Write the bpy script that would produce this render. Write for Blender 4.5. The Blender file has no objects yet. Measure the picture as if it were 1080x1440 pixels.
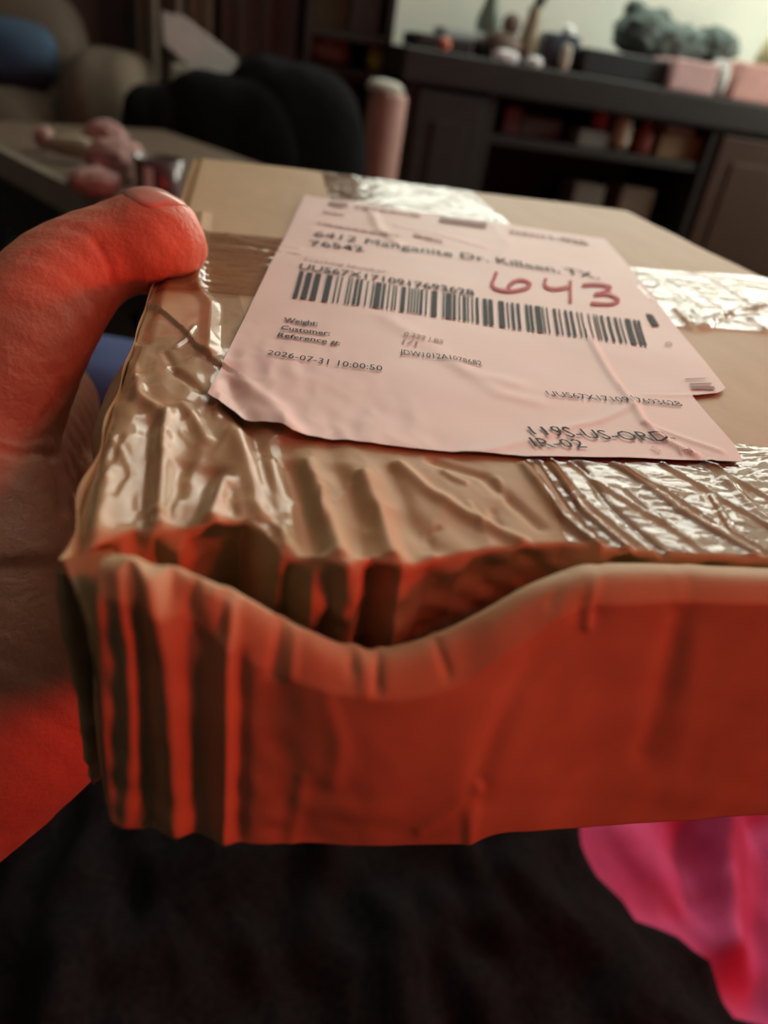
import bpy, bmesh, math, random
import numpy as np
from mathutils import Vector, Matrix
random.seed(7); RNG = np.random.RandomState(11)
scene = bpy.context.scene
COL = scene.collection

# ------------------------------------------------------------------ camera
FPX, CX, CY = 1066.0, 540.0, 720.0
# rows: world X, Y, Z axes written in camera (right, up, forward) components
WX = np.array([0.97802645, -0.03295871, 0.20585916])
WY = np.array([-0.15634211, 0.53727134, 0.82879229])
WZ = np.array([0.13791815, 0.84276523, -0.52031274])
CAMZ = 1.0
EYE = np.array([0, 0, CAMZ])
cam = bpy.data.cameras.new('camera'); camo = bpy.data.objects.new('camera', cam); COL.objects.link(camo)
cam.sensor_fit = 'AUTO'; cam.sensor_width = 36.0; cam.lens = 36.0 * FPX / 1440.0
cam.clip_start = 0.005; cam.clip_end = 50
R = np.array([[WX[0], WX[1], -WX[2]], [WY[0], WY[1], -WY[2]], [WZ[0], WZ[1], -WZ[2]]])
M = Matrix(R.tolist()).to_4x4(); M.translation = Vector(EYE); camo.matrix_world = M
cam.dof.use_dof = True; cam.dof.focus_distance = 0.132; cam.dof.aperture_fstop = 14.0
scene.camera = camo

# ------------------------------------------------------------------ light and exposure
scene.view_settings.view_transform = 'Standard'; scene.view_settings.look = 'None'
scene.view_settings.exposure = 0.0; scene.view_settings.gamma = 1.0
scene.view_settings.use_curve_mapping = False
world = bpy.data.worlds.new('world'); scene.world = world; world.use_nodes = True
bg = world.node_tree.nodes['Background']; bg.inputs[0].default_value = (0.75, 0.85, 0.80, 1); bg.inputs[1].default_value = 0.025

def lamp(name, kind, loc, energy, color, target=None, size=None, size_y=None, radius=None):
    l = bpy.data.lights.new(name, kind); l.energy = energy; l.color = color
    if kind == 'AREA':
        l.shape = 'RECTANGLE'; l.size = size; l.size_y = size_y or size
    if radius is not None: l.shadow_soft_size = radius
    o = bpy.data.objects.new(name, l); COL.objects.link(o); o.location = loc
    if target is not None:
        o.rotation_euler = (Vector(target) - Vector(loc)).to_track_quat('-Z', 'Y').to_euler()
    return o
# added unseen point light standing in for red bounce, low and to the right
lamp('red_fill_light', 'POINT', (0.62, -0.26, CAMZ + 0.0), 7.4, (1.0, 0.035, 0.015), radius=0.06)
# second added red light, higher up, reddens the thumb and the parcel top
lamp('red_fill_light', 'POINT', (0.35, -0.16, CAMZ + 0.37), 3.2, (1.0, 0.075, 0.045), radius=0.05)
# daylight of the window in the back wall above the media console
# (its panes give the light; see window_1)
# added area light that brightens the back wall; the right wall is solid
lamp('wall_fill_light', 'AREA', (2.45, 1.75, 1.75), 46.0, (0.97, 1.0, 0.88), target=(0.6, 2.6, 1.3), size=0.9, size_y=1.1)

# ------------------------------------------------------------------ helpers
def ray(px, py):
    c = np.array([(px - CX) / FPX, -(py - CY) / FPX, 1.0])
    return np.array([c @ WX, c @ WY, c @ WZ])
def on_z(px, py, z):                    # point of a level plane (z relative to the eye)
    r = ray(px, py); return EYE + r * (z / r[2])
def on_y(px, py, y):                    # point of an upright plane facing the viewer
    r = ray(px, py); return EYE + r * (y / r[1])
def at_d(px, py, d):                    # point at a camera depth
    return EYE + ray(px, py) * d
def proj(P):                            # (n,3) world -> pixels
    q = np.asarray(P, float) - EYE
    c = np.outer(q[:, 0], WX) + np.outer(q[:, 1], WY) + np.outer(q[:, 2], WZ)
    return np.stack([CX + FPX * c[:, 0] / c[:, 2], CY - FPX * c[:, 1] / c[:, 2]], 1)

def new_obj(name, verts, faces, mat, parent=None, smooth=True):
    me = bpy.data.meshes.new(name); me.from_pydata([tuple(map(float, v)) for v in verts], [], faces); me.update()
    if smooth: me.polygons.foreach_set('use_smooth', [True] * len(me.polygons))
    return link(name, me, mat, parent)
def link(name, me, mat, parent=None):
    if mat is not None and not me.materials: me.materials.append(mat)
    o = bpy.data.objects.new(name, me); COL.objects.link(o)
    if parent is not None: attach(o, parent)
    return o
def attach(o, parent):
    o.parent = parent; o.matrix_parent_inverse = Matrix.Translation(-parent.location)
def tag(o, label=None, cat=None, group=None, kind=None):
    for k, v in (('label', label), ('category', cat), ('group', group), ('kind', kind)):
        if v: o[k] = v
    return o
def empty(name, loc, label, cat, group=None):
    o = bpy.data.objects.new(name, None); COL.objects.link(o); o.location = tuple(map(float, loc)); o.empty_display_size = 0.02
    return tag(o, label, cat, group)
def from_bm(name, bm, mat, parent=None, smooth=False):
    me = bpy.data.meshes.new(name); bm.normal_update(); bm.to_mesh(me); bm.free()
    if smooth: me.polygons.foreach_set('use_smooth', [True] * len(me.polygons))
    return link(name, me, mat, parent)
def bm_box(bm, lo, hi, bevel=0.0):
    lo = np.minimum(lo, hi) if False else np.array(lo, float); hi = np.array(hi, float)
    r = bmesh.ops.create_cube(bm, size=1.0); c = (lo + hi) / 2; s = hi - lo
    for v in r['verts']: v.co = Vector((v.co.x * s[0] + c[0], v.co.y * s[1] + c[1], v.co.z * s[2] + c[2]))
    if bevel > 0:
        es = list({e for v in r['verts'] for e in v.link_edges})
        bmesh.ops.bevel(bm, geom=es, offset=bevel, segments=2, affect='EDGES', profile=0.6)
def box(name, lo, hi, mat, parent=None, bevel=0.004):
    bm = bmesh.new(); bm_box(bm, lo, hi, bevel); return from_bm(name, bm, mat, parent)
def grid_faces(nu, nv):                 # row-major nv rows of nu
    return [(j * nu + i, j * nu + i + 1, (j + 1) * nu + i + 1, (j + 1) * nu + i) for j in range(nv - 1) for i in range(nu - 1)]
def lathe(name, base, prof, mat, parent=None, seg=24, squash=1.0):
    vs, fs = [], []
    for r, z in prof:
        for k in range(seg):
            a = 2 * math.pi * k / seg; vs.append((base[0] + r * math.cos(a), base[1] + squash * r * math.sin(a), base[2] + z))
    n = len(prof)
    for j in range(n - 1):
        for k in range(seg): fs.append((j * seg + k, j * seg + (k + 1) % seg, (j + 1) * seg + (k + 1) % seg, (j + 1) * seg + k))
    fs.append(tuple(range(seg - 1, -1, -1))); fs.append(tuple((n - 1) * seg + k for k in range(seg)))
    return new_obj(name, vs, fs, mat, parent)
def blob(name, c, r, mat, parent=None, e=2.6, amp=0.06, freq=3.0, seed=0, sub=4):
    bm = bmesh.new(); bmesh.ops.create_icosphere(bm, subdivisions=sub, radius=1.0)
    from mathutils import noise
    for v in bm.verts:
        p = v.co.copy(); n = (abs(p.x) ** e + abs(p.y) ** e + abs(p.z) ** e) ** (1 / e)
        p /= n
        k = 1 + amp * noise.fractal(p * freq + Vector((seed * 7.3, seed, 0)), 1.0, 2.0, 3)
        v.co = Vector((c[0] + p.x * r[0] * k, c[1] + p.y * r[1] * k, c[2] + p.z * r[2] * k))
    return from_bm(name, bm, mat, parent, True)

def smoothnoise(x, y, scale, seed, octaves=3):
    rs = np.random.RandomState(seed); out = np.zeros_like(x); a = 1.0
    for o in range(octaves):
        for k in range(5):
            th = rs.uniform(0, 2 * math.pi); ph = rs.uniform(0, 2 * math.pi); f = rs.uniform(.7, 1.4) * (2 ** o) * 2 * math.pi / scale
            out += a * np.sin(f * (x * math.cos(th) + y * math.sin(th)) + ph) / 3
        a *= .5
    return out
def poly_dist(x, y, pts):               # distance to a polyline, side, and position along it 0..1
    best = np.full(x.shape, 1e9); side = np.zeros_like(x); along = np.zeros_like(x)
    L = [0]
    for a, b in zip(pts[:-1], pts[1:]): L.append(L[-1] + math.hypot(b[0] - a[0], b[1] - a[1]))
    for i, (a, b) in enumerate(zip(pts[:-1], pts[1:])):
        dx, dy = b[0] - a[0], b[1] - a[1]; l2 = dx * dx + dy * dy + 1e-12
        t = np.clip(((x - a[0]) * dx + (y - a[1]) * dy) / l2, 0, 1)
        qx, qy = x - a[0] - t * dx, y - a[1] - t * dy; d = np.hypot(qx, qy)
        m = d < best; best = np.where(m, d, best); side = np.where(m, np.sign(dx * qy - dy * qx), side)
        along = np.where(m, (L[i] + t * math.sqrt(l2)) / L[-1], along)
    return best, side, along
def sstep(a, b, x): t = np.clip((x - a) / (b - a), 0, 1); return t * t * (3 - 2 * t)

# ------------------------------------------------------------------ materials
def mat(name, color, rough=0.6, noise=None, bump=None, spec=0.5, coat=0.0, sheen=0.0, metal=0.0, sss=0.0):
    m = bpy.data.materials.new(name); m.use_nodes = True; nt = m.node_tree; b = nt.nodes['Principled BSDF']
    b.inputs['Base Color'].default_value = (*color, 1); b.inputs['Roughness'].default_value = rough
    b.inputs['Specular IOR Level'].default_value = spec; b.inputs['Metallic'].default_value = metal
    b.inputs['Coat Weight'].default_value = coat; b.inputs['Coat Roughness'].default_value = 0.08
    b.inputs['Sheen Weight'].default_value = sheen
    if sss: b.inputs['Subsurface Weight'].default_value = sss; b.inputs['Subsurface Radius'].default_value = (1, .35, .2); b.inputs['Subsurface Scale'].default_value = 0.003
    tc = nt.nodes.new('ShaderNodeTexCoord')
    if noise:                             # (scale, second colour, detail, stretch)
        n = nt.nodes.new('ShaderNodeTexNoise'); n.inputs['Scale'].default_value = noise[0]; n.inputs['Detail'].default_value = noise[2]
        mp = nt.nodes.new('ShaderNodeMapping'); mp.inputs['Scale'].default_value = noise[3]
        nt.links.new(tc.outputs['Object'], mp.inputs[0]); nt.links.new(mp.outputs[0], n.inputs['Vector'])
        r = nt.nodes.new('ShaderNodeValToRGB'); r.color_ramp.elements[0].position = .35; r.color_ramp.elements[1].position = .68
        r.color_ramp.elements[0].color = (*color, 1); r.color_ramp.elements[1].color = (*noise[1], 1)
        nt.links.new(n.outputs['Fac'], r.inputs[0]); nt.links.new(r.outputs[0], b.inputs['Base Color'])
    if bump:                              # (scale, strength, distance, detail)
        n2 = nt.nodes.new('ShaderNodeTexNoise'); n2.inputs['Scale'].default_value = bump[0]; n2.inputs['Detail'].default_value = bump[3]
        nt.links.new(tc.outputs['Object'], n2.inputs['Vector'])
        bp = nt.nodes.new('ShaderNodeBump'); bp.inputs['Strength'].default_value = bump[1]; bp.inputs['Distance'].default_value = bump[2]
        nt.links.new(n2.outputs['Fac'], bp.inputs['Height']); nt.links.new(bp.outputs[0], b.inputs['Normal'])
    return m
ONE = (1, 1, 1)
CARD = mat('cardboard', (0.50, 0.345, 0.19), 0.55, (90, (0.56, 0.395, 0.225), 6, (1, .35, 1)), (420, .2, .0003, 4), spec=.22)
LABEL = mat('label_paper', (0.80, 0.60, 0.555), 0.5, (30, (0.83, 0.64, 0.59), 3, ONE), (160, .1, .0002, 3), spec=.25)  # white paper; the pink cast of the red light is put into its colour
INK = mat('printed_ink', (0.060, 0.065, 0.07), .7, spec=.1)
INKG = mat('faded_ink', (0.40, 0.30, 0.28), .7, spec=.1)
INKF = mat('faint_ink', (0.58, 0.44, 0.41), .7, spec=.1)
MARK = mat('red_marker', (0.52, 0.03, 0.06), .6, spec=.1)
MARKL = mat('pale_red_ink', (0.60, 0.25, 0.26), .55)
SKIN = mat('skin', (0.70, 0.29, 0.19), .42, (120, (0.77, 0.35, 0.24), 5, ONE), (800, .5, .0006, 6), sss=.10)
NAIL = mat('fingernail', (0.66, 0.38, 0.32), .25, (200, (0.70, 0.44, 0.38), 2, ONE))
def tape_material(name, bump, tint, ior, rough, dist=.0010, scale=130):
    m = bpy.data.materials.new(name); m.use_nodes = True; nt = m.node_tree; nt.nodes.clear()
    out = nt.nodes.new('ShaderNodeOutputMaterial'); mx = nt.nodes.new('ShaderNodeMixShader')
    tr = nt.nodes.new('ShaderNodeBsdfTransparent'); tr.inputs[0].default_value = (*tint, 1)
    gl = nt.nodes.new('ShaderNodeBsdfGlossy'); gl.inputs['Roughness'].default_value = rough
    lw = nt.nodes.new('ShaderNodeLayerWeight'); lw.inputs[0].default_value = .5      # same from both faces of the thin film
    pw = nt.nodes.new('ShaderNodeMath'); pw.operation = 'POWER'; pw.inputs[1].default_value = 5
    f0 = ((ior - 1) / (ior + 1)) ** 2
    fr = nt.nodes.new('ShaderNodeMath'); fr.operation = 'MULTIPLY_ADD'; fr.inputs[1].default_value = 1 - f0; fr.inputs[2].default_value = f0
    nt.links.new(lw.outputs['Facing'], pw.inputs[0]); nt.links.new(pw.outputs[0], fr.inputs[0])
    tc = nt.nodes.new('ShaderNodeTexCoord'); mp = nt.nodes.new('ShaderNodeMapping'); mp.inputs['Scale'].default_value = (1.0, 2.0, 1)
    n = nt.nodes.new('ShaderNodeTexNoise'); n.inputs['Scale'].default_value = scale; n.inputs['Detail'].default_value = 3
    bp = nt.nodes.new('ShaderNodeBump'); bp.inputs['Strength'].default_value = bump; bp.inputs['Distance'].default_value = dist
    nt.links.new(tc.outputs['Object'], mp.inputs[0]); nt.links.new(mp.outputs[0], n.inputs['Vector']); nt.links.new(n.outputs['Fac'], bp.inputs['Height'])
    nt.links.new(bp.outputs[0], gl.inputs['Normal'])
    nt.links.new(fr.outputs[0], mx.inputs[0]); nt.links.new(tr.outputs[0], mx.inputs[1]); nt.links.new(gl.outputs[0], mx.inputs[2])
    nt.links.new(mx.outputs[0], out.inputs[0]); return m
TAPE = tape_material('packing_tape_film', .60, (.77, .68, .61), 2.0, .10)
TAPEC = tape_material('cross_tape_film', .6, (.78, .67, .61), 1.35, .10, .0028, 42)
TAPEL = tape_material('smooth_tape_film', .03, (.975, .965, .955), 1.32, .11)
WALLM = mat('wall_paint', (0.72, 0.74, 0.66), .85, (8, (0.76, 0.77, 0.69), 2, ONE))
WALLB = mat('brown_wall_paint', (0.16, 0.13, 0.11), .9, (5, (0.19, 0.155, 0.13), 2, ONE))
CEIL = mat('ceiling_paint', (0.7, 0.7, 0.66), .9, (5, (0.73, 0.73, 0.69), 2, ONE))
FLOORM = mat('floor_carpet', (0.10, 0.085, 0.075), .95, (60, (0.14, 0.12, 0.10), 4, ONE))
DWOOD = mat('dark_wood', (0.026, 0.023, 0.022), .5, (14, (0.036, 0.031, 0.028), 5, (1, 1, 8)), spec=.25)
RWOOD = mat('red_brown_wood', (0.050, 0.025, 0.017), .5, (14, (0.064, 0.031, 0.02), 5, (1, 1, 8)), spec=.25)
TWOOD = mat('table_wood', (0.125, 0.085, 0.06), .55, (12, (0.16, 0.11, 0.078), 5, (1, 8, 1)), spec=.25)
EWOOD = mat('worn_table_edge', (0.27, 0.23, 0.19), .5, (20, (0.32, 0.27, 0.22), 4, ONE))
def plain(name, c, rough=.6, **k): return mat(name, c, rough, (25, tuple(min(1, x * 1.15) for x in c), 3, ONE), **k)
BLACKF = mat('black_fabric', (0.006, 0.0055, 0.006), 1.0, (300, (0.013, 0.010, 0.011), 4, ONE), (700, .5, .001, 3), spec=.05)
PINKF = mat('pink_fabric', (0.44, 0.05, 0.15), .85, (40, (0.51, 0.07, 0.19), 3, ONE), (600, .3, .0006, 3), spec=.1)

# ------------------------------------------------------------------ the room
def structure(o): o['kind'] = 'structure'; return o
YW = 2.72
structure(box('floor', (-2.4, -1.5, -0.05), (2.6, YW + .1, 0), FLOORM, bevel=0))
# back wall with a window opening above the console, just out of the picture
WX0, WX1, WZ0, WZ1 = 0.05, 2.40, 1.45, 3.10
bm = bmesh.new()
bm_box(bm, (-0.10, YW, 0), (WX0, YW + .1, 3.2)); bm_box(bm, (WX1, YW, 0), (2.6, YW + .1, 3.2))
bm_box(bm, (WX0, YW, 0), (WX1, YW + .1, WZ0)); bm_box(bm, (WX0, YW, WZ1), (WX1, YW + .1, 3.2))
structure(from_bm('wall_back', bm, WALLM))
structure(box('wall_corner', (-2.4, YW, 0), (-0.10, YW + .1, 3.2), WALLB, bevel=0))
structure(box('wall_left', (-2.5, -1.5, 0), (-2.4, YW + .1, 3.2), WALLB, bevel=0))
structure(box('wall_right', (2.5, -1.5, 0), (2.6, YW + .1, 3.2), WALLM, bevel=0))
structure(box('ceiling', (-2.4, -1.5, 3.2), (2.6, YW + .1, 3.25), CEIL, bevel=0))
WFR = plain('window_frame_paint', (0.75, 0.76, 0.72), .4)
bm = bmesh.new()
for a, b in (((WX0, WZ0), (WX1, WZ0 + .04)), ((WX0, WZ1 - .04), (WX1, WZ1)), ((WX0, WZ0), (WX0 + .04, WZ1)), ((WX1 - .04, WZ0), (WX1, WZ1)), (((WX0 + WX1) / 2 - .02, WZ0), ((WX0 + WX1) / 2 + .02, WZ1))):
    bm_box(bm, (a[0], YW + .02, a[1]), (b[0], YW + .07, b[1]), 0)
win = structure(from_bm('window_1', bm, WFR))
def sky_mat():
    m = bpy.data.materials.new('daylit_pane'); m.use_nodes = True; nt = m.node_tree; nt.nodes.clear()
    out = nt.nodes.new('ShaderNodeOutputMaterial'); e = nt.nodes.new('ShaderNodeEmission')
    e.inputs[0].default_value = (0.96, 1.0, 0.86, 1); e.inputs[1].default_value = 5.2
    nt.links.new(e.outputs[0], out.inputs[0]); return m
SKYM = sky_mat()
for x0, x1 in ((WX0 + .04, (WX0 + WX1) / 2 - .02), ((WX0 + WX1) / 2 + .02, WX1 - .04)):
    box('pane', (x0, YW + .04, WZ0 + .04), (x1, YW + .05, WZ1 - .04), SKYM, win, 0)

# ------------------------------------------------------------------ the cardboard box
ZT = -0.050                               # top, relative to the eye
ZB = -0.0970
XL, XR, YF, YB = -0.0167, 0.182, 0.069, 0.355
def T(px, py): p = on_z(px, py, ZT); return (p[0], p[1])
def TP(pts): return [T(*p) for p in pts]
mm = 0.001
# creases of the top sheet: traced path, half width mm, height mm, kind
CREASES = [
 ([(170,547),(154,594),(135,677),(123,762)], 1.6, 1.1, 'r'),
 ([(150,560),(130,650),(103,770)], 1.3, -0.7, 'r'),
 ([(237,570),(227,610),(223,690),(221,748)], 1.3, 1.3, 'r'),
 ([(216,578),(207,630),(203,710),(200,745)], 1.5, -1.3, 'r'),
 ([(262,640),(250,665),(235,735)], 1.2, -0.6, 'r'),
 ([(313,670),(303,705),(291,740)], 1.4, 1.2, 'r'),
 ([(300,650),(285,700),(265,738)], 1.6, -1.2, 'r'),
 ([(174,467),(198,483),(186,523),(194,555),(218,574)], 1.7, 0.9, 's'),
 ([(206,420),(253,460),(277,491),(293,503),(313,517)], 1.8, .55, 'step'),
 ([(277,404),(297,428),(293,499)], 2.2, 0.9, 's'),
 ([(245,519),(262,531),(283,548)], 1.3, -0.7, 's'),
 ([(285,300),(277,350),(277,404)], 3.0, 0.7, 's'),
 ([(258,570),(275,590),(290,620)], 1.6, 0.7, 's'),
 ([(313,520),(330,560),(350,600),(368,661),(396,748)], 1.7, -1.2, 'r'),
 ([(335,600),(352,650),(375,735)], 1.5, 1.0, 'r'),
 ([(379,640),(392,720),(405,776)], 1.5, 1.0, 'r'),
 ([(400,640),(426,700),(448,778)], 1.7, -1.3, 'r'),
 ([(426,640),(455,715),(482,790)], 1.3, 1.1, 'r'),
 ([(470,650),(500,720),(510,785)], 1.5, -0.9, 'r'),
 ([(504,660),(535,730),(556,788)], 1.3, 1.0, 'r'),
 ([(560,655),(600,690),(660,725),(735,762)], 1.6, 0.8, 's'),
 ([(540,650),(575,720),(610,776)], 1.5, -0.7, 'r'),
 ([(610,650),(680,672),(760,740)], 1.7, -0.7, 's'),
 ([(735,655),(790,725),(845,772)], 1.2, 0.8, 's'),
 ([(775,655),(820,720),(885,774)], 1.0, 0.7, 's'),
 ([(815,655),(850,705),(935,778)], 1.1, -0.6, 's'),
 ([(870,655),(960,720),(1060,775)], 1.2, 0.6, 's'),
 ([(1000,655),(1060,715),(1110,760)], 1.2, 0.5, 's'),
 ([(320,330),(350,340),(420,352)], 1.6, 0.35, 's'),
 ([(940,398),(965,425),(1000,455)], 1.6, 0.6, 's'),
 ([(985,462),(1010,447),(1045,438),(1090,430)], 1.8, 0.9, 's'),
 ([(950,440),(975,465)], 1.8, 0.8, 's'),
 ([(1050,450),(1075,468)], 1.5, 0.6, 's'),
 ([(1000,395),(1040,420)], 1.6, 0.4, 's'),
]
_g = random.Random(23)
for _k in range(26):                       # many small sharp kinks in the crushed corner and below the label
    if _k < 15: _x, _y = _g.uniform(150, 330), _g.uniform(430, 720)
    else: _x, _y = _g.uniform(340, 700), _g.uniform(650, 760)
    _a = _g.choice([1.1, 1.35, 1.75, .6, 2.2]) + _g.uniform(-.2, .2); _l = _g.uniform(18, 42)
    _m = (_x + _l * .5 * math.cos(_a) + _g.uniform(-5, 5), _y + _l * .5 * math.sin(_a))
    CREASES.append(([(_x, _y), _m, (_x + _l * math.cos(_a), _y + _l * math.sin(_a))], _g.uniform(.6, 1.1), _g.choice([-1, 1]) * _g.uniform(.25, .5), 's'))
CREASES = [(TP(p), w * mm, a * mm, k) for p, w, a, k in CREASES]
def H(x, y):                              # height of the dented top above its plane
    h = np.zeros_like(x)
    for pts, w, a, k in CREASES:
        d, s, al = poly_dist(x, y, pts)
        if k == 'r': e = a * np.exp(-(d / w) ** 2)
        elif k == 's': e = a * np.clip(1 - d / w, 0, 1) ** 1.2
        else: e = a * np.where(s > 0, np.exp(-d / (3 * w)), -0.35 * np.exp(-d / w))
        h += e * (sstep(0, .12, al) * sstep(0, .06, 1 - al) * .8 + .2 if k == 'r' else 1)
    crush = sstep(.185, .09, y) * sstep(.055, .0, x + (y - .07) * .25) + .35 * sstep(.11, .08, y)
    crush = np.clip(crush, 0, 1)
    n = smoothnoise(x, y * .55, .020, 5); n2 = np.abs(smoothnoise(x, y * .7, .012, 9, 2))
    h += crush * (n * .00034 - n2 * .00026)
    h += .00025 * smoothnoise(x, y, .09, 3, 2)
    # soft sag at the crushed front-left corner, rolled long edges
    h -= .0016 * sstep(.0035, 0, x - XL) ; h -= .0016 * sstep(.0035, 0, XR - x) ; h -= .0016 * sstep(.004, 0, YB - y)
    return h
# wavy front fold of the top sheet
FOLD = [(85,782),(115,768),(150,754),(190,740),(212,748),(250,741),(300,738),(345,729),(372,746),(395,772),(440,778),(490,797),(520,781),(565,791),(620,778),(700,768),(790,763),(850,772),(950,778),(1080,783)]
FOLDP = TP(FOLD); fx = [p[0] for p in FOLDP] + [XR]; fy = [p[1] for p in FOLDP] + [FOLDP[-1][1]]
def yfold(x): return np.interp(x, fx, fy)
boxe = empty('cardboard_box', ((XL + XR) / 2, (YF + YB) / 2, CAMZ + ZB), 'crushed brown cardboard parcel with shipping label, held in the hand', 'box')

nx = 330
xs = np.concatenate([np.linspace(XL, .075, 240), np.linspace(.075, XR, 91)[1:]]); nx = len(xs)
tuck = [(1.0, 0.0)]
rows = []
yparam = np.concatenate([np.linspace(0, .28, 150), np.linspace(.28, 1, 130)[1:]])
pleat = np.interp(xs, [T(p, 770)[0] for p in (85,130,165,215,250,290,340,372,410,440,470,500,530,560,600,650,720,850)], np.array([0,1.2,-.8,1.2,-1,1.0,1.8,-1.2,1.0,-1.2,.6,-1.2,.9,-1.0,.5,-.5,.3,0]) * mm)
ZT0 = CAMZ + ZT
# folded-down tuck flap, from its lower edge up to the fold
NT = 46
xfade = sstep(.085, .06, xs)
for j in range(NT):
    t = 1 - j / NT                          # 1 = lower edge
    dz = -.040 * t - .0008
    y = yfold(xs) + (.0045 * t ** .7) * (1 - xfade * .0) - .0010 * np.sin(math.pi * min(1, t * 2.2)) + pleat * 1.6 * np.exp(-((t - .25) / .45) ** 2) + .0008 * smoothnoise(xs, xs * 0 + t * .03, .012, 21)
    fl = yfold(xs)
    z = ZT0 + H(xs, fl) + dz
    rows.append(np.stack([xs, y, z], 1))
for k in range(4):                          # rounded fold
    a = (k + .5) / 4 * math.pi / 2; r = .0008
    y = yfold(xs); rows.append(np.stack([xs, y + r - r * math.cos(a) - .0002, ZT0 + H(xs, y) - r + r * math.sin(a)], 1))
for t in yparam:
    y0 = yfold(xs) + .0009; y = y0 + (YB - y0) * t
    rows.append(np.stack([xs, y, ZT0 + H(xs, y)], 1))
V = np.concatenate(rows); nr = len(rows)
topo = new_obj('top_panel', V, grid_faces(nx, nr), CARD, boxe)
sm = topo.modifiers.new('thick', 'SOLIDIFY'); sm.thickness = .0012; sm.offset = -1
# front panel: rim, scored strip, upright face; pushed out and down in the middle
RIM = [(143,786,66),(160,781,66),(185,783,65),(210,790,65),(235,799,64.5),(262,808,64.5),(290,818,64),(320,830,63.5),(355,850,63),(400,876,62.5),(440,893,62),(480,909,62),(505,912,62),(530,916,62),(580,906,62.5),(620,893,63),(650,880,63.5),(690,858,64.5),(740,829,66),(790,808,67.5),(840,795,68.5),(960,797,68.7),(1080,801,68.7)]
SCORE = [(139,840,62.5),(155,835,62.5),(180,842,62),(205,850,61.5),(230,862,61.5),(258,875,61),(285,893,60.5),(315,912,60),(350,935,59.5),(398,957,59),(440,969,58.5),(480,979,58.3),(505,983,58.3),(530,985,58.3),(582,983,58.5),(625,973,59),(658,962,59.5),(700,930,60.5),(750,895,62),(800,866,63),(850,853,63.7),(960,850,64),(1080,850,64)]
BOT = [(153,1146,62),(162,1156,62),(185,1162,62),(212,1168,61.5),(243,1167,61),(268,1170,61),(290,1182,60.5),(318,1187,60),(350,1186,60),(398,1188,60),(440,1189,60),(480,1190,60),(505,1190,60),(530,1190,60),(582,1189,60.3),(625,1188,60.5),(658,1187,60.5),(700,1172,61),(750,1168,62),(800,1165,63),(850,1162,63.5),(960,1154,64),(1080,1146,64)]
def line3(L, dy=0): return np.array([on_y(px, py, (y + dy) * mm) for px, py, y in L])
def extend(P): e = P[-1] + (np.array([XR - P[-1][0], 0, 0])); return np.vstack([P, e])
RIMP, SCOREP, BOTP = extend(line3(RIM)), extend(line3(SCORE, -.3)), extend(line3(BOT, 1.0))
ctrl = np.concatenate([np.linspace(0, 1, len(RIMP))])
uu = np.concatenate([np.linspace(0, 22 / 23, 300), np.linspace(22 / 23, 1, 30)[1:]])
uu = np.concatenate([np.linspace(0, ctrl[-2], 320), np.linspace(ctrl[-2], 1, 30)[1:]])
def cat(P):                                # smooth interpolation along the panel
    Q = []
    n = len(P)
    for u in uu:
        s = u * (n - 1); i = min(int(s), n - 2); t = s - i
        p0, p1, p2, p3 = P[max(i - 1, 0)], P[i], P[i + 1], P[min(i + 2, n - 1)]
        if i >= n - 3: Q.append(p1 + (p2 - p1) * t); continue
        Q.append(.5 * ((2 * p1) + (-p0 + p2) * t + (2 * p0 - 5 * p1 + 4 * p2 - p3) * t * t + (-p0 + 3 * p1 - 3 * p2 + p3) * t ** 3))
    return np.array(Q)
Rr, Ss, Bb = cat(RIMP), cat(SCOREP), cat(BOTP)
rowsF = [Rr + np.array([0, .0016, -.006]), Rr + np.array([0, .0014, -.0012]), Rr + np.array([0, .0008, -.0003])]
nin = len(rowsF)
for t in np.linspace(0, 1, 14)[:-1]:
    rowsF.append(Rr + (Ss - Rr) * t + np.array([0, 0, .0010 * math.sin(math.pi * t)]))
for t in np.linspace(0, 1, 120):
    bow = -.0008 * math.sin(math.pi * t) - .0007 * math.exp(-(t / .06) ** 2) * 0
    rowsF.append(Ss + (Bb - Ss) * t + np.array([0, bow, 0]))
rowsF.append(Bb + np.array([0, .0012, -.0006])); rowsF.append(Bb + np.array([0, .004, -.0004]))
VF = np.concatenate(rowsF)
PF = proj(VF); px, py = PF[:, 0], PF[:, 1]
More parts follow.
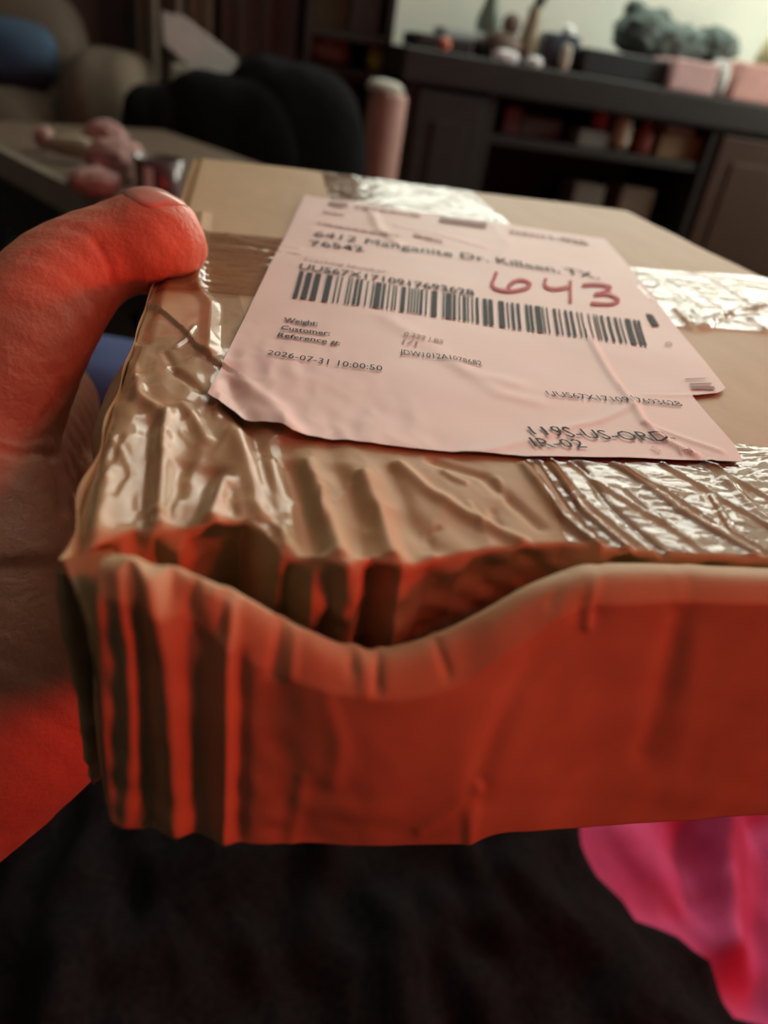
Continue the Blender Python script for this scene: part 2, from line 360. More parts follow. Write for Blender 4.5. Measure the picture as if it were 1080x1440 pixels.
FCREASE = [  # image path, half width px, depth mm (+ towards the viewer)
 ([(143,790),(137,834),(153,936),(148,1043),(155,1100),(158,1150)], 8, .35),
 ([(160,812),(167,899),(168,1010),(165,1140)], 9, -.4),
 ([(166,797),(181,899),(186,1010),(176,1149)], 14, 1.7),
 ([(183,800),(200,918),(205,1033),(213,1158)], 11, -2.2),
 ([(212,800),(232,918),(241,1033),(247,1158)], 15, 2.2),
 ([(246,812),(278,918),(283,1057),(291,1172)], 20, -2.6),
 ([(324,850),(318,941),(318,1057),(313,1176)], 9, 1.9),
 ([(338,930),(337,1050),(334,1176)], 11, -1.3),
 ([(240,812),(240,850)], 7, -1.0), ([(275,822),(268,872)], 8, -1.1), ([(300,835),(318,800)], 7, .6),
 ([(322,838),(312,890)], 8, -1.0), ([(396,880),(385,950)], 9, -1.1), ([(415,890),(410,950)], 8, .7),
 ([(495,908),(495,945)], 8, -1.0), ([(533,916),(531,968)], 6, -1.4), ([(512,912),(512,970)], 9, .6), ([(610,896),(630,950)], 7, -.9),
 ([(790,812),(775,850)], 7, -.5), ([(840,795),(833,835),(826,880)], 7, .9),
 ([(828,858),(760,925),(725,975),(690,1060),(668,1120)], 16, -1.2),
 ([(800,880),(750,950),(718,1010),(690,1090)], 14, .5),
 ([(966,800),(962,850),(930,985),(905,1060)], 15, -.9), ([(955,800),(960,850)], 8, .7),
 ([(975,900),(965,1010),(945,1120)], 16, .35),
 ([(590,1168),(630,1140),(672,1112)], 8, .6), ([(672,1110),(662,1150),(660,1190)], 8, .55), ([(645,1140),(650,1185)], 9, -.25),
 ([(460,985),(478,1040),(470,1100)], 12, .5), ([(385,980),(400,1080),(405,1185)], 26, -.5), ([(425,1100),(410,1185)], 10, .5),
]
dY = np.zeros(len(VF))
for pts, w, a in FCREASE:
    d, s, al = poly_dist(px, py, pts); dY += .52 * a * mm * np.exp(-(d / (w * 1.15)) ** 2)
dY += .0004 * smoothnoise(VF[:, 0], VF[:, 2], .022, 31) * sstep(700, 300, px) + .0002 * smoothnoise(VF[:, 0], VF[:, 2], .03, 33)
keep = np.ones(len(VF)); keep[:nin * len(uu)] = .6
VF[:, 1] -= dY * keep
front = new_obj('front_panel', VF, grid_faces(len(uu), len(rowsF)), CARD, boxe)
sm = front.modifiers.new('thick', 'SOLIDIFY'); sm.thickness = .0014; sm.offset = 1
# left side panel with the torn corner flange turning towards the front panel
zz = np.linspace(0, 1, 60)
ycol = np.concatenate([np.linspace(0, .3, 60), np.linspace(.3, 1, 40)[1:]])
VS = []
corner = [on_y(81, 781, .0690), on_y(100, 822, .0675), on_y(121, 884, .0665), on_y(131, 960, .0660), on_y(136, 1047, .0655), on_y(146, 1105, .0650), on_y(157, 1149, .0640)]
cz = np.array([p[2] for p in corner])[::-1]; cxx = np.array([p[0] for p in corner])[::-1]; cyy = np.array([p[1] for p in corner])[::-1]
for z_ in zz:
    zc = (CAMZ + ZT - .0005) + (cz.min() - CAMZ - ZT + .0005) * z_
    x0, y0 = np.interp(zc, cz, cxx), np.interp(zc, cz, cyy)
    for k in range(6):                       # flange
        f = 1 - k / 6
        VS.append((x0 + .0052 * f * (1 - .75 * z_) - .0008 * math.sin(3 * f + 6 * z_), y0 + .0022 * f, zc))
    for t in ycol:
        y = y0 + (YB - y0) * t
        x = x0 + (XL - x0) * min(1, t * 5) ** .8
        bulge = -.0068 * math.exp(-((t - .22) / .12) ** 2) * float(sstep(.04, .30, z_)) * (1 - .5 * z_)
        wr = .0008 * math.sin(t * 90 + 3 * z_) * math.exp(-t * 7)
        zq = zc + (CAMZ + ZB + .0006 - cz.min()) * z_ * min(1, t * 3)
        VS.append((x + bulge + wr - .0001, y, zq))
side = new_obj('side_panel', VS, grid_faces(6 + len(ycol), 60), CARD, boxe)
box('side_panel', (XR - .0014, YF + .001, CAMZ + ZB), (XR, YB, CAMZ + ZT - .0018), CARD, boxe, .0004)
box('back_panel', (XL + .001, YB - .0014, CAMZ + ZB), (XR - .001, YB, CAMZ + ZT - .0022), CARD, boxe, .0004)
box('bottom_panel', (XL + .004, .0720, CAMZ + ZB - .0006), (XR, YB, CAMZ + ZB + .0008), CARD, boxe, .0003)

# ---- packing tape films following the dented top
def sheet(name, quad, nu, nv, off, material, parent, extra=None, overhang=0):
    a, b, c, d = [np.array(q) for q in quad]       # front-left, front-right, back-right, back-left (plane metres)
    U, W = np.meshgrid(np.linspace(0, 1, nu), np.linspace(0, 1, nv))
    P = (a[None, None] * ((1 - U) * (1 - W))[..., None] + b * (U * (1 - W))[..., None] + c * (U * W)[..., None] + d * ((1 - U) * W)[..., None])
    x, y = P[..., 0].ravel(), P[..., 1].ravel(); y = np.maximum(y, yfold(x) + .0004)
    z = ZT0 + H(x, y) + off + (extra(x, y) if extra is not None else 0)
    return new_obj(name, np.stack([x, y, z], 1), grid_faces(nu, nv), material, parent)
TW = [([(725,652),(790,735),(840,775)], .9, .9), ([(752,652),(800,720),(850,768)], .7, -.6), ([(770,655),(830,715),(905,775)], .7, .9), ([(800,655),(870,700),(930,735)], .7, .6),
      ([(860,655),(930,690),(1000,735)], .8, .8), ([(930,655),(1010,700),(1085,745)], .8, .7), ([(1000,700),(1030,750),(1080,778)], .9, .8), ([(740,660),(765,700),(800,750)], .7, .5),
      ([(985,650),(1060,690),(1100,712)], .9, .6), ([(880,690),(940,740),(990,776)], .8, .5), ([(480,238),(490,248),(510,262)], 3, .5), ([(620,262),(690,300),(735,325)], 2.0, .6), ([(660,262),(700,285)], 2.2, .4)]
TW = [(TP(p), w * mm, a * mm) for p, w, a in TW]
def tape_wr(x, y):
    h = np.zeros_like(x)
    for pts, w, a in TW: d, s, al = poly_dist(x, y, pts); h += a * np.clip(1 - d / w, 0, 1)
    h += np.abs(smoothnoise(x - .4 * y, y * 2.0, .012, 41, 2)) * .00012
    return h
tapes = []
t1 = sheet('packing_tape', [(.0425, .068), (.105, .068), (.096, .104), (.044, .110)], 170, 120, .00025, TAPE, boxe, tape_wr)
t1['label'] = 'wrinkled clear packing tape below the shipping label'
t0 = sheet('packing_tape', [(.032, .262), (.098, .262), (.103, YB - .0005), (.036, YB - .0005)], 110, 120, .00025, TAPE, boxe, tape_wr)
t0['label'] = 'clear packing tape above the shipping label'
BW = [([(930,395),(960,430),(990,455)], 1.4, .8), ([(890,400),(915,425),(930,398)], 1.2, .5), ([(960,398),(1010,435)], 1.2, .6), ([(1000,395),(1045,425)], 1.3, .6), ([(985,465),(1010,449),(1045,440),(1100,430)], 1.6, .9), ([(948,440),(975,467)], 1.6, .9), ([(955,430),(978,460)], 1.4, .6), ([(1050,448),(1075,470)], 1.2, .6),
      ([(278,375),(277,404)], 1.4, .8), ([(300,345),(360,352),(420,362)], 1.2, .4)]
BW = [(TP(p), w * mm, a * mm) for p, w, a in BW]
def cross_wr(x, y):
    h = np.zeros_like(x)
    for pts, w, a in BW: d, s, al = poly_dist(x, y, pts); h += a * np.clip(1 - d / w, 0, 1)
    return h + np.abs(smoothnoise(x - .3 * y, y, .014, 47, 2)) * .00012
t2 = sheet('packing_tape', [(XL + .0008, .163), (XR - .0008, .177), (XR - .0008, .238), (XL + .0008, .219)], 300, 90, .00045, TAPEC, boxe, cross_wr)
t2['label'] = 'clear packing tape across the middle'
t3 = sheet('packing_tape', [(XL + .0006, .0735), (.0092, .0735), (.0015, .166), (XL + .0006, .166)], 90, 200, .0003, TAPEL, boxe)
t3['label'] = 'clear packing tape wrapped over the crushed left edge'

# ---- shipping label
LB = [(292,560),(340,594),(390,609),(410,621),(490,628),(600,640),(740,648),(870,648),(985,652),(1043,655)]
LT = [(428,278),(520,291),(600,303),(730,322),(846,337)]
LL = [(292,560),(326,489),(372,392),(402,332),(428,278)]
LR = [(1043,655),(1030,630),(995,590),(971,561),(1008,558),(1018,552),(1010,540),(985,508),(940,450),(885,378),(852,340),(846,337)]
def resample(pts, n):
    P = np.array(TP(pts)); L = np.concatenate([[0], np.cumsum(np.hypot(*np.diff(P, axis=0).T))]); s = np.linspace(0, L[-1], n)
    return np.stack([np.interp(s, L, P[:, 0]), np.interp(s, L, P[:, 1])], 1)
NU, NV = 200, 260
b_, t_, l_, r_ = resample(LB, NU), resample(LT, NU), resample(LL, NV), resample(LR, NV)
U, W = np.meshgrid(np.linspace(0, 1, NU), np.linspace(0, 1, NV)); U = U[..., None]; W = W[..., None]
P = (1 - W) * b_[None] + W * t_[None] + (1 - U) * l_[:, None] + U * r_[:, None] - ((1 - U) * (1 - W) * b_[0] + U * (1 - W) * b_[-1] + (1 - U) * W * t_[0] + U * W * t_[-1])
LCR = [([(300,548),(322,532),(350,548),(385,580),(411,618)], 1.6, 1.0), ([(822,470),(835,495),(860,535),(888,572),(905,600),(930,622),(975,645)], .9, .9), ([(888,575),(840,596),(770,612)], 1.0, .5),
       ([(770,617),(690,640),(650,643)], 1.1, .5), ([(522,300),(532,325),(560,348)], 2.0, .8), ([(560,322),(620,335),(680,352)], 2.0, .6), ([(545,455),(600,490),(660,530),(720,545)], 3.0, .5),
       ([(640,520),(700,560),(750,570)], 2.5, .4), ([(905,600),(950,618),(1010,640)], .8, .5), ([(690,318),(715,350),(700,365)], 2.5, .5), ([(905,560),(971,561)], .7, .3)]
LCR = [(TP(p), w * mm, a * mm) for p, w, a in LCR]
def HL(x, y):
    h = H(x, y)
    e = np.zeros_like(x)
    for pts, w, a in LCR: d, s, al = poly_dist(x, y, pts); e += .5 * a * np.exp(-(d / (w * .9)) ** 2)
    k = poly_dist(x, y, TP([(292, 560), (340, 594), (400, 615)]))[0]
    e += .0006 * np.exp(-(k / .004) ** 2)
    return np.where(h < 0, .7 * h, h) + e + .00008 * smoothnoise(x, y, .03, 55, 2) + .00075
x, y = P[..., 0].ravel(), P[..., 1].ravel()
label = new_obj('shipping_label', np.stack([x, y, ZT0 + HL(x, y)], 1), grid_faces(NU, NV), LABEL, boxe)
label['label'] = 'white printed shipping label, creased, pink light cast in its colour'
INKOFF = .00030
def lay(name, bm, material, off=INKOFF):  # drop flat (x, y) geometry onto the label
    for _ in range(4):
        es = [e for e in bm.edges if e.calc_length() > .0028]
        if not es: break
        bmesh.ops.subdivide_edges(bm, edges=es, cuts=1)
    bmesh.ops.triangulate(bm, faces=bm.faces[:])
    co = np.array([v.co[:] for v in bm.verts]); z = ZT0 + HL(co[:, 0], co[:, 1]) + off
    for v, q in zip(bm.verts, z): v.co.z = q
    return from_bm(name, bm, material, label)
def text(body, p0, p1, hpx, material=INK, bold=0.0):
    """text whose baseline runs from pixel p0 to p1 of the label, capitals hpx pixels high there"""
    cu = bpy.data.curves.new('t', 'FONT'); cu.body = body; cu.size = 1.0; cu.resolution_u = 2; cu.offset = bold
    o = bpy.data.objects.new('t', cu); COL.objects.link(o)
    me = bpy.data.meshes.new_from_object(o.evaluated_get(bpy.context.evaluated_depsgraph_get())); bpy.data.objects.remove(o)
    co = np.array([v.co[:] for v in me.vertices]); x0, x1 = co[:, 0].min(), co[:, 0].max()
    A, B = np.array(T(*p0)), np.array(T(*p1)); C = np.array(T(p0[0], p0[1] - hpx)); D = B - A; n = np.array([-D[1], D[0]]) / np.linalg.norm(D)
    hh = abs((C - A) @ n) / .70
    uv = A[None] + ((co[:, 0] - x0) / (x1 - x0))[:, None] * D[None] + (co[:, 1] * hh)[:, None] * n[None]
    for v, q in zip(me.vertices, uv): v.co = (q[0], q[1], 0)
    bm = bmesh.new(); bm.from_mesh(me); bpy.data.meshes.remove(me)
    return lay('printed_text', bm, material)
text('6412 Manganite Dr. Killeen, TX,', (440, 336), (842, 398), 8, INK)
text('76542', (436, 349), (512, 358), 7, INK, .008)
text('Tracking Number:', (424, 372), (546, 390), 5, INKG)
text('UUS67X1710917693628', (419, 385), (667, 421), 8, INK, .012)
text('Weight:', (398, 459), (446, 465), 6, INK, .02)
text('Customer:', (394, 470), (463, 479), 6, INK, .02)
text('Reference #:', (389, 480), (477, 493), 6, INK, .02)
text('0.399 LBS', (566, 481), (622, 491), 5, INKG, .01)
text('1/1', (564, 490), (584, 494), 5, INKG, .01)
text('JDW1012A1078682', (561, 506), (677, 522), 7, INK)
text('2026-07-31 10:00:50', (374, 508), (536, 531), 8, INK)
text('UUS67X1710917693628', (770, 564), (959, 578), 7, INK)
text('119S-US-ORD-', (749, 620), (952, 628), 13, INK, .004)
text('IR-02', (750, 637), (824, 637), 12, INK, .004)
text('S   H-', (918, 641), (982, 646), 7, MARKL)
text('1-028', (775, 341), (828, 349), 6, INKG, .02)
def quad_strip(bm, quads):
    for q in quads:
        vs = [bm.verts.new((*T(*p), 0)) for p in q]; bm.faces.new(vs)
def lerp(a, b, t): return (a[0] + (b[0] - a[0]) * t, a[1] + (b[1] - a[1]) * t)
# rows of print too faint to read
def faint(p0, p1, h, n_, seed):
    bm = bmesh.new(); g = random.Random(seed); t = 0
    while t < 1:
        w = g.uniform(.4, 1.6) / n_; a, b = lerp(p0, p1, t), lerp(p0, p1, min(1, t + w)); t += w + .25 / n_
        quad_strip(bm, [[a, b, (b[0] + 1, b[1] - h), (a[0] + 1, a[1] - h)]])
    lay('faint_print', bm, INKF)
for k, (p0, p1, h, n_) in enumerate((((453, 303), (482, 308), 2.5, 4), ((446, 319), (562, 339), 2.5, 12), ((580, 337), (622, 347), 4, 5), ((498, 296), (590, 309), 3, 9), ((715, 332), (765, 339), 4, 5))): faint(p0, p1, h, n_, k)
# bar code
bm = bmesh.new(); bTL, bTR, bBL, bBR = (421, 388), (898, 456), (411, 425), (908, 494)
rs = random.Random(5); u = 0.0; quads = []
def bar(a, b): quads.append([lerp(bBL, bBR, a), lerp(bBL, bBR, b), lerp(bTL, bTR, b), lerp(bTL, bTR, a)])
mods = []
while sum(mods) < 240: mods.append(rs.choice([1, 1, 2, 2, 3, 4]))
tot = sum(mods); c = 0
A_, B_, C_, D_ = [np.array(T(*p)) for p in (bBL, bBR, bTR, bTL)]
for i, m_ in enumerate(mods):
    if i % 2 == 0:
        a, b = c / tot, (c + m_) / tot
        vs = [bm.verts.new((*q, 0)) for q in (A_ + (B_ - A_) * a, A_ + (B_ - A_) * b, D_ + (C_ - D_) * b, D_ + (C_ - D_) * a)]; bm.faces.new(vs)
    c += m_
lay('barcode', bm, INK)
bm = bmesh.new(); quad_strip(bm, [[(616, 317), (682, 326), (684, 318), (619, 309)]]); lay('printed_badge', bm, INKG)
bm = bmesh.new(); quad_strip(bm, [[(916, 463), (926, 463), (916, 448), (906, 446)]]); lay('printed_badge', bm, INK)
bm = bmesh.new(); quad_strip(bm, [[(961, 541), (990, 540), (990, 539), (961, 539.5)], [(968, 548), (998, 548), (997, 546), (967, 546)], [(970, 553), (1003, 555), (1001, 551), (969, 550)]]); lay('printed_badge', bm, INKG)
bm = bmesh.new(); cc = [(460, 291), (466, 294), (478, 296), (488, 294), (489, 290), (476, 288), (464, 287)]
bm.faces.new([bm.verts.new((*T(*p), 0)) for p in cc]); lay('printed_badge', bm, INKG)
bm = bmesh.new(); ring = [(938 + 5 * math.cos(a), 490 + 3 * math.sin(a)) for a in np.linspace(0, 2 * math.pi, 13)]
ring2 = [(938 + 3.6 * math.cos(a), 490 + 2 * math.sin(a)) for a in np.linspace(0, 2 * math.pi, 13)]
quad_strip(bm, [[ring[i], ring[i + 1], ring2[i + 1], ring2[i]] for i in range(12)]); lay('printed_badge', bm, INKG)
# the three handwritten digits
def stroke(bm, pts, wpx=4.6):
    Q = []
    pts = [np.array(p, float) for p in pts]; n = len(pts)
    for i in range(n - 1):
        p0, p1, p2, p3 = pts[max(i - 1, 0)], pts[i], pts[i + 1], pts[min(i + 2, n - 1)]
        for t in np.linspace(0, 1, 7)[:-1]: Q.append(.5 * ((2 * p1) + (-p0 + p2) * t + (2 * p0 - 5 * p1 + 4 * p2 - p3) * t * t + (-p0 + 3 * p1 - 3 * p2 + p3) * t ** 3))
    Q.append(pts[-1]); Q = np.array(Q); L = []
    for i in range(len(Q)):
        d = Q[min(i + 1, len(Q) - 1)] - Q[max(i - 1, 0)]; d /= np.linalg.norm(d) + 1e-9; n_ = np.array([-d[1], d[0]]) * wpx / 2
        L.append((bm.verts.new((*T(*(Q[i] + n_)), 0)), bm.verts.new((*T(*(Q[i] - n_)), 0))))
    for (a, b), (c, d) in zip(L[:-1], L[1:]): bm.faces.new((a, b, d, c))
def Z2(pts): return [(600 + a / 3.6, 280 + b / 3.6) for a, b in pts]
for st in ([[(350, 385), (335, 425), (326, 452), (350, 474), (400, 484), (455, 480), (505, 465), (518, 445), (480, 428), (440, 435), (412, 458), (412, 478)]],
           [[(600, 420), (592, 448), (612, 468), (660, 472), (712, 462)], [(722, 430), (722, 480), (724, 542)]],
           [[(782, 456), (830, 452), (890, 456), (925, 468), (895, 488), (845, 502), (905, 500), (955, 518), (962, 536), (920, 549), (825, 545)]]):
    bm = bmesh.new()
    for s_ in st: stroke(bm, Z2(s_))
    o = lay('handwritten_digit', bm, MARK, .0003)

# ------------------------------------------------------------------ the hand
def tube(bm, pts, seg=28):
    """pts: (centre, radius, flatten, flatten axis)"""
    n = len(pts); rings = []
    C = [np.array(p[0], float) for p in pts]
    up = np.array([0, 0, 1.0])
    for i in range(n):
        d = C[min(i + 1, n - 1)] - C[max(i - 1, 0)]; d /= np.linalg.norm(d)
        a = np.cross(d, up); a /= np.linalg.norm(a) + 1e-9; b = np.cross(a, d)
        r = pts[i][1]; ra, rb = r * (pts[i][2] if len(pts[i]) > 2 else 1), r * (pts[i][3] if len(pts[i]) > 3 else 1)
        rings.append([bm.verts.new(C[i] + a * math.cos(t) * ra + b * math.sin(t) * rb) for t in np.linspace(0, 2 * math.pi, seg, endpoint=False)])
    for A, B in zip(rings[:-1], rings[1:]):
        for k in range(seg): bm.faces.new((A[k], A[(k + 1) % seg], B[(k + 1) % seg], B[k]))
    bm.faces.new(rings[0][::-1]); bm.faces.new(rings[-1])
def spline(ctrl, n=40):
    C = np.array([list(c) for c in ctrl], float); m = len(C); out = []
    for i in range(m - 1):
        p0, p1, p2, p3 = C[max(i - 1, 0)], C[i], C[i + 1], C[min(i + 2, m - 1)]
        for t in np.linspace(0, 1, n // (m - 1) + 2)[:-1]: out.append(.5 * ((2 * p1) + (-p0 + p2) * t + (2 * p0 - 5 * p1 + 4 * p2 - p3) * t * t + (-p0 + 3 * p1 - 3 * p2 + p3) * t ** 3))
    out.append(C[-1]); return out
bm = bmesh.new()
TH = [(268, 318, .1725, 1.5), (264, 319, .172, 6), (252, 326, .171, 9.2), (228, 335, .1695, 10.8), (200, 343, .168, 11.0), (165, 352, .1665, 10.0), (130, 367, .165, 10.6), (85, 402, .163, 12.2), (42, 462, .160, 13.2), (5, 545, .157, 13.6), (-15, 625, .155, 13.6), (-10, 720, .152, 15.5), (0, 810, .150, 19)]
ctl = [(*at_d(a, b, d), r * mm) for a, b, d, r in TH]
tube(bm, [(p[:3], max(p[3], .0008)) for p in spline(ctl, 72)])
PALM = [(-5, 760, .152, 12), (5, 840, .150, 20), (15, 940, .152, 25.5), (-40, 1005, .156, 27), (-150, 1100, .162, 28), (-340, 1270, .172, 30), (-640, 1500, .20, 33)]
tube(bm, [(p[:3], p[3]) for p in spline([(*at_d(a, b, d), r * mm) for a, b, d, r in PALM], 60)])
# back of the palm running away beside the box
tube(bm, [(p[:3], p[3], .75, 1.25) for p in spline([(-.050, .105, CAMZ - .116, .012), (-.050, .125, CAMZ - .114, .018), (-.050, .160, CAMZ - .106, .019), (-.047, .195, CAMZ - .102, .018), (-.044, .215, CAMZ - .100, .010)], 40)])
for i, (yy, ln, r) in enumerate(((.135, .052, .0072), (.156, .064, .0080), (.177, .068, .0082), (.197, .060, .0080))):
    zf = CAMZ + ZB - r - .0016
    tube(bm, [(p[:3], p[3]) for p in spline([(-.046, yy, zf + .006, r * 1.15), (-.030, yy + .001, zf - .002, r * 1.1), (-.018 + ln * .35, yy + .004, zf - .0012, r), (-.018 + ln * .7, yy + .006, zf, r * .93), (-.018 + ln * .96, yy + .007, zf + .0006, r * .75), (-.018 + ln, yy + .007, zf + .0008, r * .25)], 30)], 20)
me = bpy.data.meshes.new('raw'); bm.to_mesh(me); bm.free()
tmp = bpy.data.objects.new('raw', me); COL.objects.link(tmp)
rm = tmp.modifiers.new('r', 'REMESH'); rm.mode = 'VOXEL'; rm.voxel_size = .00095
s_ = tmp.modifiers.new('s', 'SMOOTH'); s_.factor = .5; s_.iterations = 12
hm = bpy.data.meshes.new_from_object(tmp.evaluated_get(bpy.context.evaluated_depsgraph_get())); bpy.data.objects.remove(tmp)
# skin creases: image-traced lines on the visible side, pressed in along the normal
n = len(hm.vertices); co = np.empty(n * 3); hm.vertices.foreach_get('co', co); co = co.reshape(-1, 3)
no = np.empty(n * 3); hm.vertices.foreach_get('normal', no); no = no.reshape(-1, 3)
pp = proj(co); view = (EYE - co); view /= np.linalg.norm(view, axis=1)[:, None]; facing = np.clip((no * view).sum(1) * 3, 0, 1)
vis = (pp[:, 0] > -120) & (pp[:, 0] < 320) & (co[:, 2] > CAMZ - .16)
disp = np.zeros(n)
for pts, w, a in ([([(138, 345), (152, 370), (161, 400)], 6, -.9), ([(60, 590), (85, 560), (100, 540)], 6, -.4), ([(0, 632), (30, 640), (62, 634), (80, 640)], 7, -.8), ([(0, 612), (40, 622), (70, 610)], 5, -.4),
                   ([(70, 640), (85, 670), (88, 720)], 7, -.6), ([(40, 345), (80, 318), (110, 308)], 3, -.25), ([(30, 365), (70, 335), (105, 318)], 3, -.25), ([(20, 350), (60, 322)], 3, -.2), ([(95, 318), (120, 325), (138, 345)], 5, -.3),
                   ([(30, 480), (60, 500), (95, 490)], 4, -.12), ([(20, 520), (60, 530), (90, 515)], 4, -.12), ([(10, 560), (50, 570), (85, 550)], 4, -.15)]):
    d, s, al = poly_dist(pp[:, 0], pp[:, 1], pts); disp += a * mm * np.exp(-(d / w) ** 2)
co = co + no * (disp * facing * vis)[:, None]
co += no * (.00010 * smoothnoise(co[:, 0] + co[:, 2], co[:, 1], .006, 71))[:, None]
# the thumb pad and palm flatten against the box instead of entering it
over = (co[:, 0] > XL + .0005) & (co[:, 1] > .10) & (co[:, 2] > CAMZ + ZT - .02)
hz = ZT0 + H(co[:, 0], co[:, 1]) + .0006
co[:, 2] = np.where(over & (co[:, 2] < hz), hz, co[:, 2])
beside = (~over) & (co[:, 0] > XL - .0012) & (co[:, 2] < CAMZ + ZT + .001) & (co[:, 2] > CAMZ + ZB - .0010) & (co[:, 1] > .06)
co[:, 0] = np.where(beside, XL - .0012, co[:, 0])
hm.vertices.foreach_set('co', co.ravel()); hm.update()
hm.polygons.foreach_set('use_smooth', [True] * len(hm.polygons)); hm.materials.clear()
hand = link('person', hm, SKIN); tag(hand, 'left hand and forearm gripping the parcel, thumb resting on its top', 'hand')
# thumb nail: a curved plate on the upper side of the tip
nvv = []
tipc = [at_d(258, 322, .1715), at_d(190, 346, .1675)]
ax = tipc[1] - tipc[0]; ln = np.linalg.norm(ax); ax = ax / ln
upv = np.array([-.10, .10, 1.0]); upv -= ax * (upv @ ax); upv /= np.linalg.norm(upv); sd = np.cross(ax, upv)
na, nb = 17, 19
from mathutils.bvhtree import BVHTree
bvh = BVHTree.FromPolygons([tuple(v) for v in co.tolist()], [tuple(p.vertices) for p in hm.polygons])
for j in range(nb):
    t = j / (nb - 1)
    ctr = tipc[0] + ax * (ln * .98 * t - .0012)
    half = math.radians(47) * (1 - .55 * max(0, (t - .7) / .3) ** 2.2 - .10 * max(0, (.15 - t) / .15))
    for i in range(na):
        a = -half + 2 * half * i / (na - 1); dr = upv * math.cos(a) + sd * math.sin(a)
        hit = bvh.ray_cast(Vector(ctr + dr * .03), Vector(-dr), .03)[0]
        rr = np.linalg.norm(np.array(hit) - ctr) if hit is not None else .009
        nvv.append(ctr + dr * (rr + .00028 - .0004 * abs(2 * i / (na - 1) - 1) ** 6 - .0005 * max(0, (t - .9) / .1)))
nail = new_obj('thumb_nail', nvv, grid_faces(na, nb), NAIL, hand)
sm = nail.modifiers.new('t', 'SOLIDIFY'); sm.thickness = .0004; sm.offset = 0

# ------------------------------------------------------------------ cloths on the lap, seat below
def cloth(name, poly_px, z, amp, seed, material, label, cat_, folds, nu=110, nv=90):
    """a cloth lying over the seat: four corner pixels give its outline on the level z"""
    q = [on_z(*p, z)[:2] for p in poly_px]
    U, W = np.meshgrid(np.linspace(0, 1, nu), np.linspace(0, 1, nv))
    a, b, c, d = [np.array(k) for k in q]
    P = a * ((1 - U) * (1 - W))[..., None] + b * (U * (1 - W))[..., None] + c * (U * W)[..., None] + d * ((1 - U) * W)[..., None]
    x, y = P[..., 0].ravel(), P[..., 1].ravel()
    h = CAMZ + z + amp * smoothnoise(x, y, .16, seed) + amp * .6 * np.abs(smoothnoise(x * 1.3, y * .6, .11, seed + 1))
    for pts, w, a_ in folds:
        dd, s, al = poly_dist(x, y, [on_z(*p, z)[:2] for p in pts]); h += a_ * np.exp(-(dd / w) ** 2)
    o = new_obj(name, np.stack([x, y, h], 1), grid_faces(nu, nv), material)
    m_ = o.modifiers.new('t', 'SOLIDIFY'); m_.thickness = .004; m_.offset = -1
    return tag(o, label, cat_)
ZL = -.36
cloth('pink_blanket', [(560, 1500), (1500, 1500), (1500, 900), (560, 900)], ZL - .036, .006, 3, PINKF, 'bright pink cloth bunched below the right end of the parcel', 'cloth',
      [([(1015, 1150), (1025, 1240), (1035, 1340)], .010, .018), ([(960, 1160), (985, 1250)], .012, -.012), ([(1060, 1150), (1070, 1400)], .014, -.012), ([(870, 1150), (930, 1260)], .012, .006)])
# black blanket with a free, curved right edge
EDGE = [(800, 1040), (812, 1120), (820, 1180), (838, 1222), (890, 1262), (960, 1298), (1015, 1336), (1028, 1375), (1040, 1405), (1090, 1430), (1200, 1520)]
EP = np.array([on_z(*p, ZL)[:2] for p in EDGE]); 
nv, nu = 150, 130
yl = np.concatenate([[EP[0, 1] + .5], EP[:, 1], [EP[-1, 1] - .25]]); xl = np.concatenate([[EP[0, 0] - .1], EP[:, 0], [EP[-1, 0] + .10]])
order = np.argsort(yl); vs = []
for yv in np.linspace(yl.min(), yl.max(), nv):
    xr = np.interp(yv, yl[order], xl[order])
    for t in np.linspace(0, 1, nu): vs.append((-.55 + (xr + .55) * t, yv, t))
vs = np.array(vs); x, y, tt = vs[:, 0], vs[:, 1], vs[:, 2]
h = CAMZ + ZL + .010 * smoothnoise(x, y, .16, 61) + .008 * np.abs(smoothnoise(x * 1.4, y * .7, .10, 62)) - .012 * sstep(.93, 1, tt)
o = new_obj('black_blanket', np.stack([x, y, h], 1), grid_faces(nu, nv), BLACKF); m_ = o.modifiers.new('t', 'SOLIDIFY'); m_.thickness = .004; m_.offset = -1
tag(o, 'black fuzzy blanket spread under the parcel', 'blanket')
sofa = empty('sofa', (0.2, .2, 0), 'dark sofa seat under the blankets', 'sofa')
SOFAM = plain('sofa_fabric', (.03, .025, .028), .9)
box('seat_cushion', (-.75, -.35, .34), (1.15, .55, CAMZ + ZL - .07), SOFAM, sofa, .03); box('base', (-.75, -.35, .04), (1.15, .52, .34), SOFAM, sofa, .02)
for a in (-.70, 1.04):
    for b in (-.30, .44): box('leg', (a, b, 0), (a + .06, b + .06, .05), DWOOD, sofa, .004)

q = at_d(104, 560, .47)
tag(blob('blue_pillow', (q[0], q[1], CAMZ + ZL + .105), (.10, .06, .078), plain('blue_pillow_cloth', (.05, .07, .20), .9), e=3, amp=.04), 'blue pillow behind the hand, peeking past the left side of the parcel', 'pillow')
